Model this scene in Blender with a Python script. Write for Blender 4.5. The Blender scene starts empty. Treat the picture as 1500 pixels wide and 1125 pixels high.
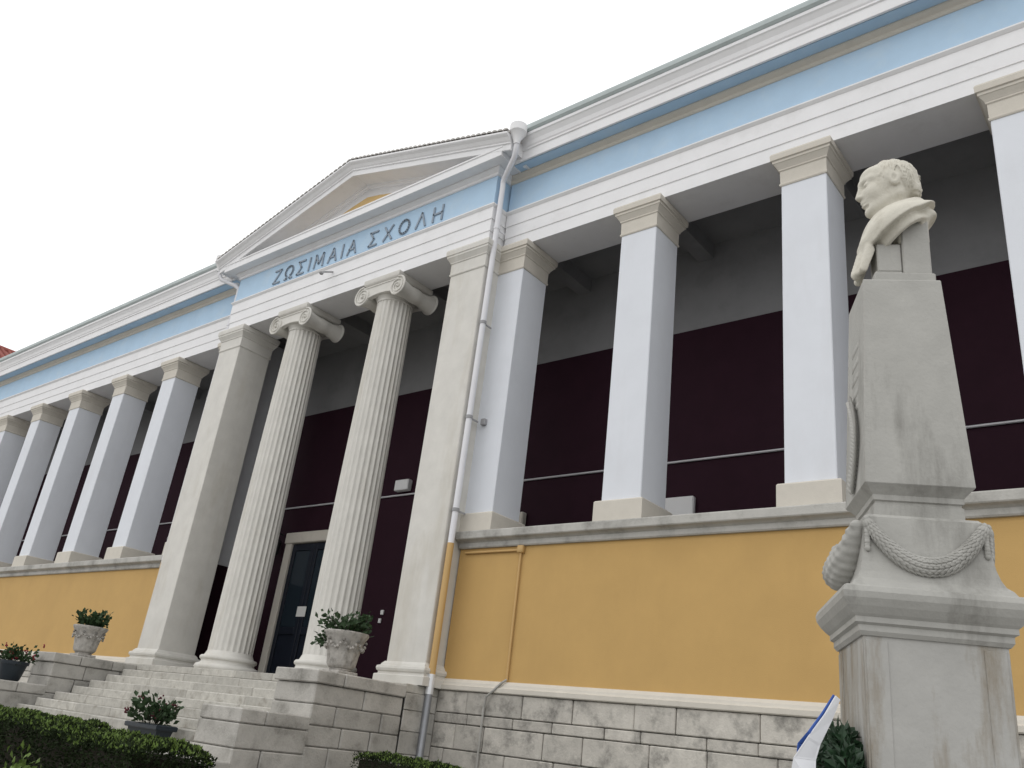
import bpy, bmesh, math, random
import numpy as np
from mathutils import Vector, Matrix, noise as mnoise

random.seed(7)
rng = np.random.default_rng(7)
sc = bpy.context.scene
col = sc.collection
E = 1.6                      # eye height above the ground; levels below are given from the eye and raised by E

# ------------------------------------------------------------------ camera
yaw, pitch, roll = math.radians(41.436), math.radians(23.099), math.radians(7.225)
fw = Vector((-math.sin(yaw)*math.cos(pitch), math.cos(yaw)*math.cos(pitch), math.sin(pitch)))
rt = Vector((math.cos(yaw), math.sin(yaw), 0)); up = rt.cross(fw)
r2 = math.cos(roll)*rt + math.sin(roll)*up
u2 = -math.sin(roll)*rt + math.cos(roll)*up
cd = bpy.data.cameras.new('camera'); cam = bpy.data.objects.new('camera', cd); col.objects.link(cam)
M = Matrix((r2, u2, -fw)).transposed().to_4x4(); M.translation = Vector((0, -10.5, E))
cam.matrix_world = M
cd.sensor_width = 36; cd.lens = 1244.4/1500*36; cd.clip_start = .05; cd.clip_end = 2000
sc.camera = cam

# ------------------------------------------------------------------ overcast sky and soft sun
SUN_AZ, SUN_EL = math.radians(212), math.radians(50)     # compass style: 0 = +y, clockwise
w = bpy.data.worlds.new('World'); sc.world = w; w.use_nodes = True
nt = w.node_tree; nt.nodes.clear()
sky = nt.nodes.new('ShaderNodeTexSky'); sky.sky_type = 'NISHITA'; sky.sun_disc = False
sky.sun_elevation = SUN_EL; sky.sun_rotation = SUN_AZ; sky.dust_density = 3.0
bsky = nt.nodes.new('ShaderNodeBackground'); bsky.inputs[1].default_value = .10
nt.links.new(sky.outputs[0], bsky.inputs[0])
cloud = nt.nodes.new('ShaderNodeBackground'); cloud.inputs[0].default_value = (1, 1, 1.0, 1); cloud.inputs[1].default_value = 1.28
cn = nt.nodes.new('ShaderNodeTexNoise'); cn.inputs['Scale'].default_value = 2.2; cn.inputs['Detail'].default_value = 5
cr = nt.nodes.new('ShaderNodeMapRange'); cr.inputs[1].default_value = .3; cr.inputs[2].default_value = .7
cr.inputs[3].default_value = .90; cr.inputs[4].default_value = 1.0
tc = nt.nodes.new('ShaderNodeTexCoord')
nt.links.new(tc.outputs['Generated'], cn.inputs['Vector']); nt.links.new(cn.outputs[0], cr.inputs[0])
mx = nt.nodes.new('ShaderNodeMixShader'); out = nt.nodes.new('ShaderNodeOutputWorld')
nt.links.new(cr.outputs[0], mx.inputs[0]); nt.links.new(bsky.outputs[0], mx.inputs[1]); nt.links.new(cloud.outputs[0], mx.inputs[2])
nt.links.new(mx.outputs[0], out.inputs[0])
sd = bpy.data.lights.new('sun', 'SUN'); so = bpy.data.objects.new('sun', sd); col.objects.link(so)
sd.energy = .36; sd.angle = math.radians(70); sd.color = (1, .97, .92)
sdir = Vector((math.sin(SUN_AZ)*math.cos(SUN_EL), math.cos(SUN_AZ)*math.cos(SUN_EL), math.sin(SUN_EL)))
so.rotation_euler = sdir.to_track_quat('Z', 'Y').to_euler(); so.location = (-10, -30, 40)
vs = sc.view_settings; vs.view_transform = 'Standard'; vs.look = 'None'; vs.exposure = 0.0; vs.gamma = 1; vs.use_curve_mapping = False
sc.render.engine = 'CYCLES'
sc.cycles.max_bounces = 6; sc.cycles.diffuse_bounces = 3

# ------------------------------------------------------------------ materials
MATS = {}
def mat(name, rgb, rough=.75, var=.12, scale=3.0, bump=.0, bscale=40, stain=None, stain_amt=0, stain_scale=1.2,
        stain_lo=.5, stain_hi=.7, rnd=0.0, spec=.3, streak=False, metal=0.0, trans=0):
    m = bpy.data.materials.new(name); m.use_nodes = True; n = m.node_tree.nodes; L = m.node_tree.links
    b = n['Principled BSDF']; b.inputs['Roughness'].default_value = rough
    b.inputs['Specular IOR Level'].default_value = spec; b.inputs['Metallic'].default_value = metal
    geo = n.new('ShaderNodeNewGeometry')
    mp = n.new('ShaderNodeMapping'); L.new(geo.outputs['Position'], mp.inputs[0])
    n1 = n.new('ShaderNodeTexNoise'); n1.inputs['Scale'].default_value = scale; n1.inputs['Detail'].default_value = 7
    n1.inputs['Roughness'].default_value = .62
    L.new(mp.outputs[0], n1.inputs['Vector'])
    ra = n.new('ShaderNodeMapRange'); ra.inputs[1].default_value = .3; ra.inputs[2].default_value = .7
    ra.inputs[3].default_value = 1-var; ra.inputs[4].default_value = 1+var
    L.new(n1.outputs[0], ra.inputs[0])
    val = ra.outputs[0]
    if rnd:
        oi = n.new('ShaderNodeObjectInfo'); rr = n.new('ShaderNodeMapRange')
        rr.inputs[3].default_value = 1-rnd; rr.inputs[4].default_value = 1+rnd
        L.new(oi.outputs['Random'], rr.inputs[0])
        mu = n.new('ShaderNodeMath'); mu.operation = 'MULTIPLY'; L.new(val, mu.inputs[0]); L.new(rr.outputs[0], mu.inputs[1]); val = mu.outputs[0]
    vm = n.new('ShaderNodeVectorMath'); vm.operation = 'SCALE'; vm.inputs[0].default_value = rgb; L.new(val, vm.inputs['Scale'])
    colr = vm.outputs[0]
    if stain is not None:
        mp2 = n.new('ShaderNodeMapping'); L.new(geo.outputs['Position'], mp2.inputs[0])
        if streak: mp2.inputs['Scale'].default_value = (1, 1, .22)
        n2 = n.new('ShaderNodeTexNoise'); n2.inputs['Scale'].default_value = stain_scale; n2.inputs['Detail'].default_value = 9
        n2.inputs['Roughness'].default_value = .68
        L.new(mp2.outputs[0], n2.inputs['Vector'])
        r3 = n.new('ShaderNodeMapRange'); r3.inputs[1].default_value = stain_lo; r3.inputs[2].default_value = stain_hi
        r3.inputs[3].default_value = 0; r3.inputs[4].default_value = stain_amt; L.new(n2.outputs[0], r3.inputs[0])
        mi = n.new('ShaderNodeMix'); mi.data_type = 'RGBA'; L.new(r3.outputs[0], mi.inputs[0]); L.new(colr, mi.inputs[6])
        mi.inputs[7].default_value = (*stain, 1); colr = mi.outputs[2]
    L.new(colr, b.inputs['Base Color'])
    if bump:
        n3 = n.new('ShaderNodeTexNoise'); n3.inputs['Scale'].default_value = bscale; n3.inputs['Detail'].default_value = 6
        L.new(geo.outputs['Position'], n3.inputs['Vector'])
        bp = n.new('ShaderNodeBump'); bp.inputs['Strength'].default_value = bump; bp.inputs['Distance'].default_value = .01
        L.new(n3.outputs[0], bp.inputs['Height']); L.new(bp.outputs[0], b.inputs['Normal'])
    if trans:
        b.inputs['Subsurface Weight'].default_value = 0
    MATS[name] = m
    return m
mat('white_paint', (.70, .725, .77), .7, .03, 1.5, .12, 60, (.55, .55, .56), .25, 1.5, .52, .75, streak=True)
mat('trim_white', (.80, .80, .81), .7, .03, 2, .08, 60, (.55, .54, .53), .3, 1.8, .55, .75)
mat('beige_stone', (.60, .565, .50), .8, .06, 4, .2, 50, (.36, .34, .30), .4, 2, .52, .75)
mat('marble', (.63, .615, .575), .65, .06, 3, .15, 60, (.42, .38, .30), .45, 1.6, .5, .72, streak=True)
mat('blue_paint', (.44, .60, .76), .75, .04, 2, .1, 60, (.56, .66, .74), .4, 1.6, .5, .7)
mat('ochre_wall', (.535, .345, .132), .85, .05, 1.2, .25, 90, (.45, .285, .11), .35, .9, .45, .75, streak=True)
mat('ochre_tympanum', (.66, .47, .22), .8, .05, 2)
mat('maroon_dado', (.024, .0075, .0145), .7, .1, 2, .1, 50, spec=.12)
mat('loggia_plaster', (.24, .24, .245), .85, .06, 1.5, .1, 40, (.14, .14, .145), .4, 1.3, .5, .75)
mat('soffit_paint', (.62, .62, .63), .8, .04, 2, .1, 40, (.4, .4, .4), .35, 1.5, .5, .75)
mat('sill_stone', (.47, .46, .43), .8, .1, 5, .35, 45, (.17, .165, .15), .75, 2.5, .45, .68)
mat('block_stone', (.49, .465, .42), .88, .15, 6, .6, 35, (.10, .097, .09), .75, 3.6, .49, .70, rnd=.13)
mat('cheek_stone', (.42, .405, .375), .88, .16, 6, .7, 35, (.12, .115, .10), .75, 3.0, .48, .70, rnd=.13)
mat('step_stone', (.455, .44, .40), .88, .14, 9, .6, 40, (.20, .175, .14), .6, 5.0, .52, .70, rnd=.12)
mat('mortar', (.13, .125, .115), .95, .2, 8, .4, 60)
mat('old_marble', (.39, .385, .36), .6, .08, 7, .2, 60, (.14, .135, .12), .6, 4.5, .54, .72, streak=True)
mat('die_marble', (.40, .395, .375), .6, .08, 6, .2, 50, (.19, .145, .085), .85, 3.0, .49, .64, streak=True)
mat('bust_marble', (.60, .575, .50), .6, .07, 8, .25, 90, (.33, .30, .23), .55, 9, .52, .72)
mat('urn_stone', (.42, .40, .37), .9, .15, 14, .7, 60, (.15, .145, .13), .7, 9, .48, .68)
mat('lettering', (.27, .32, .38), .6, .1, 8)
mat('pipe_white', (.74, .74, .77), .45, .03, 3, spec=.4)
mat('pipe_ochre', (.54, .35, .14), .5, .04, 3, spec=.4)
mat('zinc', (.30, .31, .33), .45, .1, 6, metal=.6)
mat('galvanised', (.75, .76, .78), .35, .05, 6, metal=.4)
mat('gutter_green', (.50, .56, .56), .5, .08, 3)
mat('roof_tile', (.55, .53, .51), .85, .12, 4, .3, 30, rnd=.12)
mat('red_roof', (.26, .085, .07), .85, .15, 3, .3, 30)
mat('house_wall', (.55, .5, .42), .85, .05, 2)
mat('door_wood', (.012, .016, .026), .4, .15, 4, spec=.4)
mat('door_glass', (.02, .03, .04), .08, .02, 4, spec=.6)
mat('paper', (.75, .75, .73), .8, .02)
mat('dark_metal', (.03, .03, .033), .45, .1)
mat('grey_metal', (.32, .32, .33), .5, .1)
mat('white_plastic', (.7, .7, .7), .5, .02)
mat('cable', (.55, .55, .57), .6, .02)
mat('pot_plastic', (.015, .022, .03), .4, .1, spec=.4)
mat('leaf_dark', (.030, .060, .022), .6, .35, 30, rnd=.1, spec=.3)
mat('leaf_hedge_shaded', (.018, .029, .010), .7, .5, 14, rnd=.0, spec=.15)  # hedge body leaf, its green darkened to hold the shade of the sides
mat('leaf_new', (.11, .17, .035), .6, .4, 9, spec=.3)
mat('leaf_bush', (.018, .045, .020), .45, .4, 30, spec=.4)
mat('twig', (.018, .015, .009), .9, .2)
mat('flower_red', (.22, .012, .03), .6, .2, 20)
mat('flower_pink', (.10, .02, .03), .6, .2, 20)
mat('ribbon_white', (.72, .73, .76), .5, .02)
mat('ribbon_blue', (.05, .12, .42), .5, .05)
mat('paving', (.31, .305, .295), .9, .12, 3, .4, 40, (.16, .155, .145), .5, .7, .45, .7)
mat('earth', (.07, .075, .04), .95, .3, 4, .5, 30)
mat('floor_marble', (.16, .15, .14), .5, .08, 2)

# ------------------------------------------------------------------ helpers
def mk(name, verts, faces, m, parent=None, smooth=False, mats=None, mi=None):
    me = bpy.data.meshes.new(name)
    me.from_pydata([tuple(v) for v in verts], [], [tuple(f) for f in faces])
    if mats:
        for q in mats: me.materials.append(MATS[q])
        me.polygons.foreach_set('material_index', mi)
    else: me.materials.append(MATS[m])
    if smooth is True: me.polygons.foreach_set('use_smooth', [True]*len(me.polygons))
    me.update()
    o = bpy.data.objects.new(name, me); col.objects.link(o)
    if parent: o.parent = parent
    return o
def smooth_by_angle(o, deg=40):
    me = o.data; bm = bmesh.new(); bm.from_mesh(me)
    bmesh.ops.recalc_face_normals(bm, faces=bm.faces)
    a = math.radians(deg)
    for f in bm.faces: f.smooth = True
    for e in bm.edges: e.smooth = not (len(e.link_faces) == 2 and e.calc_face_angle(0) > a)
    bm.to_mesh(me); bm.free(); return o
def fixn(o):
    me = o.data; bm = bmesh.new(); bm.from_mesh(me); bmesh.ops.recalc_face_normals(bm, faces=bm.faces); bm.to_mesh(me); bm.free(); return o
def empty(name, loc, rz=0):
    o = bpy.data.objects.new(name, None); col.objects.link(o); o.location = loc; o.rotation_euler = (0, 0, rz)
    o.empty_display_size = .2; return o
def tag(o, label=None, cat=None, group=None, kind=None):
    if label: o['label'] = label
    if cat: o['category'] = cat
    if group: o['group'] = group
    if kind: o['kind'] = kind
    return o
class MB:
    def __init__(s): s.v = []; s.f = []
    def add(s, v, f):
        k = len(s.v); s.v += [tuple(q) for q in v]; s.f += [tuple(k+i for i in q) for q in f]
    def box(s, x0, x1, y0, y1, z0, z1):
        s.add([(x0,y0,z0),(x1,y0,z0),(x1,y1,z0),(x0,y1,z0),(x0,y0,z1),(x1,y0,z1),(x1,y1,z1),(x0,y1,z1)],
              [(3,2,1,0),(4,5,6,7),(0,1,5,4),(1,2,6,5),(2,3,7,6),(3,0,4,7)])
    def cbox(s, x0, x1, y0, y1, z0, z1, c=.012):
        c = min(c, (x1-x0)*.4, (y1-y0)*.4, (z1-z0)*.4)
        X = (x0, x1); Y = (y0, y1); Z = (z0, z1); sg = (1, -1); v = []; idx = {}
        for i in (0,1):
            for j in (0,1):
                for k in (0,1):
                    for a in range(3):
                        p = [X[i]+sg[i]*c, Y[j]+sg[j]*c, Z[k]+sg[k]*c]
                        p[a] = (X[i], Y[j], Z[k])[a]
                        idx[i,j,k,a] = len(v); v.append(tuple(p))
        f = []
        for a in range(3):
            b, d = (a+1) % 3, (a+2) % 3
            for sgn in (0,1):
                q = []
                for (u, w_) in ((0,0),(1,0),(1,1),(0,1)):
                    t = [0,0,0]; t[a] = sgn; t[b] = u; t[d] = w_; q.append(idx[t[0],t[1],t[2],a])
                f.append(q if sgn else q[::-1])
            for u in (0,1):
                for w_ in (0,1):
                    t0 = [0,0,0]; t1 = [0,0,0]; t0[b] = t1[b] = u; t0[d] = t1[d] = w_; t1[a] = 1
                    q = [idx[(*t0, b)], idx[(*t1, b)], idx[(*t1, d)], idx[(*t0, d)]]
                    f.append(q if (u ^ w_) else q[::-1])
        for i in (0,1):
            for j in (0,1):
                for k in (0,1):
                    q = [idx[i,j,k,0], idx[i,j,k,1], idx[i,j,k,2]]
                    f.append(q if (i+j+k) % 2 else q[::-1])
        s.add(v, f)
    def ring(s, prof, x0, x1, y0, y1):
        """prof: (offset, z) from the bottom up round a rectangle, capped"""
        n = len(prof); v = []
        for o, z in prof: v += [(x0-o,y0-o,z),(x1+o,y0-o,z),(x1+o,y1+o,z),(x0-o,y1+o,z)]
        f = [(3,2,1,0), tuple(4*(n-1)+i for i in range(4))]
        for k in range(n-1):
            for i in range(4): j = (i+1) % 4; f.append((4*k+i, 4*k+j, 4*k+4+j, 4*k+4+i))
        s.add(v, f)
    def extr(s, prof, x0, x1, sh0=0., sh1=0.):
        """closed profile (y, z) swept along x, with a z shift at either end"""
        n = len(prof)
        v = [(x0, y, z+sh0) for y, z in prof]+[(x1, y, z+sh1) for y, z in prof]
        f = [tuple(range(n)), tuple(range(2*n-1, n-1, -1))]
        for i in range(n): j = (i+1) % n; f.append((i, n+i, n+j, j))
        s.add(v, f)
    def sweepU(s, prof, x0, x1, y0, yb):
        """(offset, z) profile round the front and the two returns of a projecting block"""
        n = len(prof); v = []
        for o, z in prof: v += [(x0-o,yb,z),(x0-o,y0-o,z),(x1+o,y0-o,z),(x1+o,yb,z)]
        f = []
        for k in range(n-1):
            for i in range(3): f.append((4*k+i, 4*k+i+1, 4*k+5+i, 4*k+4+i))
            f.append((4*k+3, 4*k, 4*k+4, 4*k+7))
        f.append((3,2,1,0)); f.append(tuple(4*(n-1)+i for i in range(4)))
        s.add(v, f)
    def tube(s, pts, r, n=8, cap=True):
        pts = [Vector(p) for p in pts]; rings = []
        R = r if hasattr(r, '__len__') else [r]*len(pts)
        prev = None
        for i, p in enumerate(pts):
            d = (pts[min(i+1, len(pts)-1)]-pts[max(i-1, 0)]).normalized()
            a = prev if prev is not None else (Vector((0,0,1)) if abs(d.z) < .9 else Vector((1,0,0)))
            a = (a-d*a.dot(d)).normalized(); prev = a; b = d.cross(a)
            rings.append([p+(a*math.cos(t)+b*math.sin(t))*R[i] for t in [2*math.pi*k/n for k in range(n)]])
        v = [q for rg in rings for q in rg]; f = []
        for i in range(len(pts)-1):
            for k in range(n): f.append((i*n+k, i*n+(k+1) % n, (i+1)*n+(k+1) % n, (i+1)*n+k))
        if cap: f.append(tuple(range(n))[::-1]); f.append(tuple((len(pts)-1)*n+k for k in range(n)))
        s.add(v, f)
    def lathe(s, prof, n=24, c=(0,0,0), lobes=0, amp=0, zl=(0,1)):
        v = []; f = []; m = len(prof)
        for r, z in prof:
            for k in range(n):
                t = 2*math.pi*k/n
                q = 1+(amp*math.cos(lobes*t) if lobes and zl[0] <= z <= zl[1] else 0)
                v.append((c[0]+r*q*math.cos(t), c[1]+r*q*math.sin(t), c[2]+z))
        for i in range(m-1):
            for k in range(n): f.append((i*n+k, i*n+(k+1) % n, (i+1)*n+(k+1) % n, (i+1)*n+k))
        f.append(tuple(range(n))[::-1]); f.append(tuple((m-1)*n+k for k in range(n)))
        s.add(v, f)
    def blob(s, c, r, n=6, m=4, rot=None):
        c = Vector(c); v = [Vector((0,0,-1))]; f = []
        for i in range(1, m):
            ph = -math.pi/2+math.pi*i/m
            for k in range(n): t = 2*math.pi*k/n; v.append(Vector((math.cos(ph)*math.cos(t), math.cos(ph)*math.sin(t), math.sin(ph))))
        v.append(Vector((0,0,1)))
        for k in range(n): f.append((0, 1+(k+1) % n, 1+k))
        for i in range(m-2):
            for k in range(n): a = 1+i*n; f.append((a+k, a+(k+1) % n, a+n+(k+1) % n, a+n+k))
        a = 1+(m-2)*n
        for k in range(n): f.append((a+k, a+(k+1) % n, len(v)-1))
        rr = Vector(r) if hasattr(r, '__len__') else Vector((r,r,r))
        v = [Vector((q.x*rr.x, q.y*rr.y, q.z*rr.z)) for q in v]
        if rot is not None: v = [rot @ q for q in v]
        s.add([q+c for q in v], f)
    def build(s, name, m, parent=None, smooth=None):
        o = mk(name, s.v, s.f, m, parent)
        if smooth: smooth_by_angle(o, smooth)
        else: fixn(o)
        return o
def B(name, m, parent, *a, c=.0):
    b = MB(); (b.cbox(*a, c) if c else b.box(*a)); return b.build(name, m, parent)

# signed distance sculpting (surface nets)
def sdf_mesh(fn, lo, hi, h):
    lo = np.array(lo, float); n = np.ceil((np.array(hi)-lo)/h).astype(int)+1
    g = np.stack(np.meshgrid(*[lo[i]+h*np.arange(n[i]) for i in range(3)], indexing='ij'), -1)
    d = fn(g); s = d < 0
    c = np.zeros(tuple(n-1), int)
    acc = np.zeros(tuple(n-1)+(3,)); cnt = np.zeros(tuple(n-1))
    for i in (0,1):
        for j in (0,1):
            for k in (0,1): c += s[i:n[0]-1+i, j:n[1]-1+j, k:n[2]-1+k]
    def sl(o): return tuple(slice(o[q], n[q]-1+o[q]) for q in range(3))
    for ax in range(3):
        for u in (0,1):
            for v in (0,1):
                o = [0,0,0]; o[(ax+1) % 3] = u; o[(ax+2) % 3] = v; p = list(o); p[ax] = 1
                d0 = d[sl(o)]; d1 = d[sl(p)]; x = (d0 < 0) != (d1 < 0)
                t = np.where(x, d0/(d0-d1+1e-12), 0)
                P = g[sl(o)]+0; P[..., ax] = P[..., ax]+t*h
                acc += np.where(x[..., None], P, 0); cnt += x
    act = (c > 0) & (c < 8); ids = -np.ones(act.shape, int); ids[act] = np.arange(act.sum())
    V = acc[act]/cnt[act][:, None]; F = []
    for ax in range(3):
        b, e = (ax+1) % 3, (ax+2) % 3
        o = [slice(1, n[q]-1) for q in range(3)]; o[ax] = slice(0, n[ax]-1)
        p = list(o); p[ax] = slice(1, n[ax])
        s0 = s[tuple(o)]; s1 = s[tuple(p)]; idx = np.argwhere(s0 != s1)
        for q in idx:
            cell = [q[0]+1, q[1]+1, q[2]+1]; cell[ax] -= 1
            def cid(u, v):
                t = list(cell); t[b] -= u; t[e] -= v; return ids[tuple(t)]
            qd = (cid(0,0), cid(1,0), cid(1,1), cid(0,1))
            F.append(qd if s0[tuple(q)] else qd[::-1])
    return V, F
def L3(p, c): return np.linalg.norm(p-np.array(c), axis=-1)
def sEll(p, c, r):
    r = np.array(r); q = (p-np.array(c)); k0 = np.linalg.norm(q/r, axis=-1); k1 = np.linalg.norm(q/(r*r), axis=-1)
    return k0*(k0-1)/np.maximum(k1, 1e-6)
def sCap(p, a, b, ra, rb=None):
    rb = ra if rb is None else rb
    a = np.array(a, float); b = np.array(b, float); ab = b-a
    t = np.clip(((p-a)@ab)/(ab@ab), 0, 1)
    return np.linalg.norm(p-a-t[..., None]*ab, axis=-1)-(ra+(rb-ra)*t)
def sBox(p, c, hf, r=0.0):
    q = np.abs(p-np.array(c))-np.array(hf)+r
    return np.linalg.norm(np.maximum(q, 0), axis=-1)+np.minimum(q.max(-1), 0)-r
def smin(a, b, k):
    h = np.clip(.5+.5*(b-a)/k, 0, 1); return b*(1-h)+a*h-k*h*(1-h)
def smax(a, b, k): return -smin(-a, -b, k)

def leaves(n, pos, size, aspect=.5, up_bias=.2, curl=.25):
    """n leaf blades (two bent quads each); pos(i) -> (point, outward normal)"""
    v = []; f = []
    for i in range(n):
        p, nn = pos(i); p = Vector(p); nn = Vector(nn)
        d = (nn+Vector(rng.normal(0, .6, 3))+Vector((0,0,up_bias))).normalized()
        sd_ = d.cross(Vector(rng.normal(0, 1, 3))).normalized(); u = d.cross(sd_)
        l = size*rng.uniform(.65, 1.3); wd = l*aspect*.5
        m1 = p+d*l*.5+u*l*curl*.3; tip = p+d*l-u*l*curl*.3
        k = len(v)
        v += [tuple(p), tuple(m1+sd_*wd), tuple(tip), tuple(m1-sd_*wd)]
        f += [(k, k+1, k+2), (k, k+2, k+3)]
    return v, f

# ================================================================== ground
o = mk('ground', [(-400,-400,0),(400,-400,0),(400,400,0),(-400,400,0)], [(0,1,2,3)], 'paving'); tag(o, kind='structure')
o = mk('garden_bed', [(-9.4,-7.2,.004),(-9.4,-5.9,.004),(-24,-5.9,.004),(-24,-7.2,.004)], [(3,2,1,0)], 'earth'); tag(o, kind='structure')
o = mk('garden_bed', [(-9.4,-2.6,.004),(-1.2,-2.6,.004),(-1.2,-.25,.004),(-9.4,-.25,.004)], [(0,1,2,3)], 'earth'); tag(o, kind='structure')

# ================================================================== the school
SC = empty('school_building', (-14.48, 0, 0))
tag(SC, 'long neoclassical school with white piers, blue frieze, ochre base wall and columned pediment porch', 'building')
def P(o):
    """parent to the school keeping world coordinates"""
    o.parent = SC; o.location = (14.48, 0, 0); return o
def part(b, name, m, smooth=None): return P(b.build(name, m, None, smooth))
def sub(b, name, m, parent, smooth=None):
    return b.build(name, m, parent, smooth)

S, W, D = 2.891, .696, .744
XA0, XA1 = -18.98, -9.98           # portico, outer edges
PY = -.41                          # portico front plane
XR, XL = 9.0, -37.96               # ends of the wings
ZF, ZCAPB, ZYB, ZYT, ZSILL, ZB, ZT, ZA = [E+q for q in (.74, .735, .914, 3.0, 3.285, 3.613, 8.44, 9.0)]
ZTA, ZFR = E+9.87, E+10.57
YB = 2.5                           # back wall of the loggia
x1, xl = -9.355, -21.781+S         # right corner of the first pier each side (the left one nearest the portico)

# ---- stone plinth of the wings
def plinth(xa, xb, bxa, bxb, zlow, seed):
    rg = random.Random(seed)
    b = MB(); b.box(xa, xb, -.03, .5, -.3, ZCAPB-.01); core = part(b, 'plinth', 'mortar')
    z = ZCAPB; hs = [.33, .15, .36, .30, .30, .31, .30, .30, .28]; k = 0
    while z > zlow and k < len(hs):
        h = hs[k]; x = bxa-(rg.uniform(0, .5) if k else 0)
        while x < bxb-.02:
            wd = rg.uniform(.55, 1.25); xx0 = max(x, bxa); xx1 = min(x+wd, bxb)
            if bxb-xx1 < .25: xx1 = bxb
            if xx1-xx0 > .12:
                b = MB(); dp = rg.uniform(-.012, .012); j = .006
                b.cbox(xx0+j, xx1-j, -.075+dp, .1, max(z-h, -.2)+j, z-j, .012)
                sub(b, 'stone_block', 'block_stone', core)
            x = xx1 if xx1 == bxb else x+wd
        z -= h; k += 1
    b = MB(); b.extr([(.1, ZCAPB), (-.10, ZCAPB), (-.115, ZCAPB+.015), (-.115, ZCAPB+.075), (-.085, ZCAPB+.095), (-.075, ZCAPB+.13), (-.02, ZYB), (.1, ZYB)], xa, xb)
    sub(b, 'plinth_cap', 'beige_stone', core)
    return core
plinth(XA1+.03, XR, XA1+.03, 1.4, -.1, 1)
plinth(XL, XA0-.03, -29.5, XA0-.03, .6, 2)

# ---- ochre parapet walls, sills and piers
for xa, xb in ((XA1+.03, XR), (XL, XA0-.03)):
    b = MB(); b.box(xa, xb, 0, .60, ZYB+.001, ZYT); part(b, 'parapet_wall', 'ochre_wall')
    b = MB(); b.extr([(.80, ZYT), (-.045, ZYT), (-.06, ZYT+.02), (-.06, ZYT+.09), (-.10, ZYT+.115), (-.155, ZYT+.135), (-.165, ZYT+.15), (-.165, ZSILL-.03), (-.15, ZSILL-.012), (-.06, ZSILL), (.80, ZSILL)], xa, xb)
    part(b, 'window_sill', 'sill_stone')
def rect_pier(x0, x1_, y0, y1, mshaft='white_paint', name='pier', zb=None, zbase=None, capz=None, cp=.0, basem='beige_stone', cap_m='beige_stone', basep=.08):
    zb = zb or ZB; zbase = zbase or ZSILL
    b = MB(); b.cbox(x0, x1_, y0, y1, zb-.01, ZT+.01, .012); sh = part(b, name, mshaft)
    b = MB(); b.ring([(-.02, ZT-.02), (.012, ZT-.02), (.022, ZT), (.022, ZT+.018), (.01, ZT+.03), (.012, ZT+.25), (.03, ZT+.265), (.03, ZT+.285), (.045, ZT+.31), (.085, ZT+.37), (.10, ZT+.38), (.10, ZT+.42), (.125, ZT+.43), (.13, ZT+.52), (.115, ZA-.004), (-.02, ZA-.004)], x0, x1_, y0, y1)
    sub(b, 'capital', cap_m, sh)
    return sh
def pier_base(sh, x0, x1_, y0, y1, p=.08):
    b = MB(); b.ring([(p, ZSILL-.003), (p, ZB-.02), (p-.015, ZB), (-.02, ZB+.004)], x0, x1_, y0, y1); sub(b, 'base', 'beige_stone', sh)
for k in range(7):
    for right in (True, False):
        xr = x1+k*S if right else xl-k*S
        y0 = .0
        sh = rect_pier(xr-W, xr, y0, y0+D); pier_base(sh, xr-W, xr, y0, y0+D)
# inner piers where the parapets end beside the porch
for xc in (xl-.02, x1-W-.02+.04):
    b = MB()
    xs = (xc-.34, xc) if xc < -14 else (xc, xc+.34)
    yi = 1.7 if xc < -14 else 1.0
    b.cbox(xs[0], xs[1], D+.012, yi, ZSILL+.002, ZA+.3, .01); part(b, 'inner_pier', 'white_paint')
    b = MB(); b.box(xs[0], xs[1], .603, yi, E+.45, ZSILL-.002); part(b, 'parapet_end', 'maroon_dado')

# ---- antae
AW = .903
for x0 in (XA0, XA1-AW):
    zb = E+1.09
    b = MB(); b.cbox(x0, x0+AW, PY, PY+AW, zb-.01, ZT+.01, .012); sh = part(b, 'anta', 'marble')
    b = MB(); b.ring([(-.02, ZT-.02), (.012, ZT-.02), (.022, ZT), (.022, ZT+.018), (.01, ZT+.03), (.012, ZT+.25), (.03, ZT+.265), (.03, ZT+.285), (.045, ZT+.31), (.075, ZT+.36), (.09, ZT+.38), (.09, ZT+.42), (.105, ZT+.43), (.11, ZT+.52), (.10, ZA-.004), (-.02, ZA-.004)], x0, x0+AW, PY, PY+AW)
    sub(b, 'capital', 'marble', sh)
    b = MB(); b.ring([(.125, ZF+.002), (.125, ZF+.13), (.115, ZF+.14), (.08, ZF+.15), (.075, ZF+.18), (.10, ZF+.20), (.11, ZF+.235), (.10, ZF+.27), (.06, ZF+.285), (.05, ZF+.31), (.015, ZF+.35), (-.02, ZF+.352)], x0, x0+AW, PY, PY+AW)
    sub(b, 'base', 'marble', sh)

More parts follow.
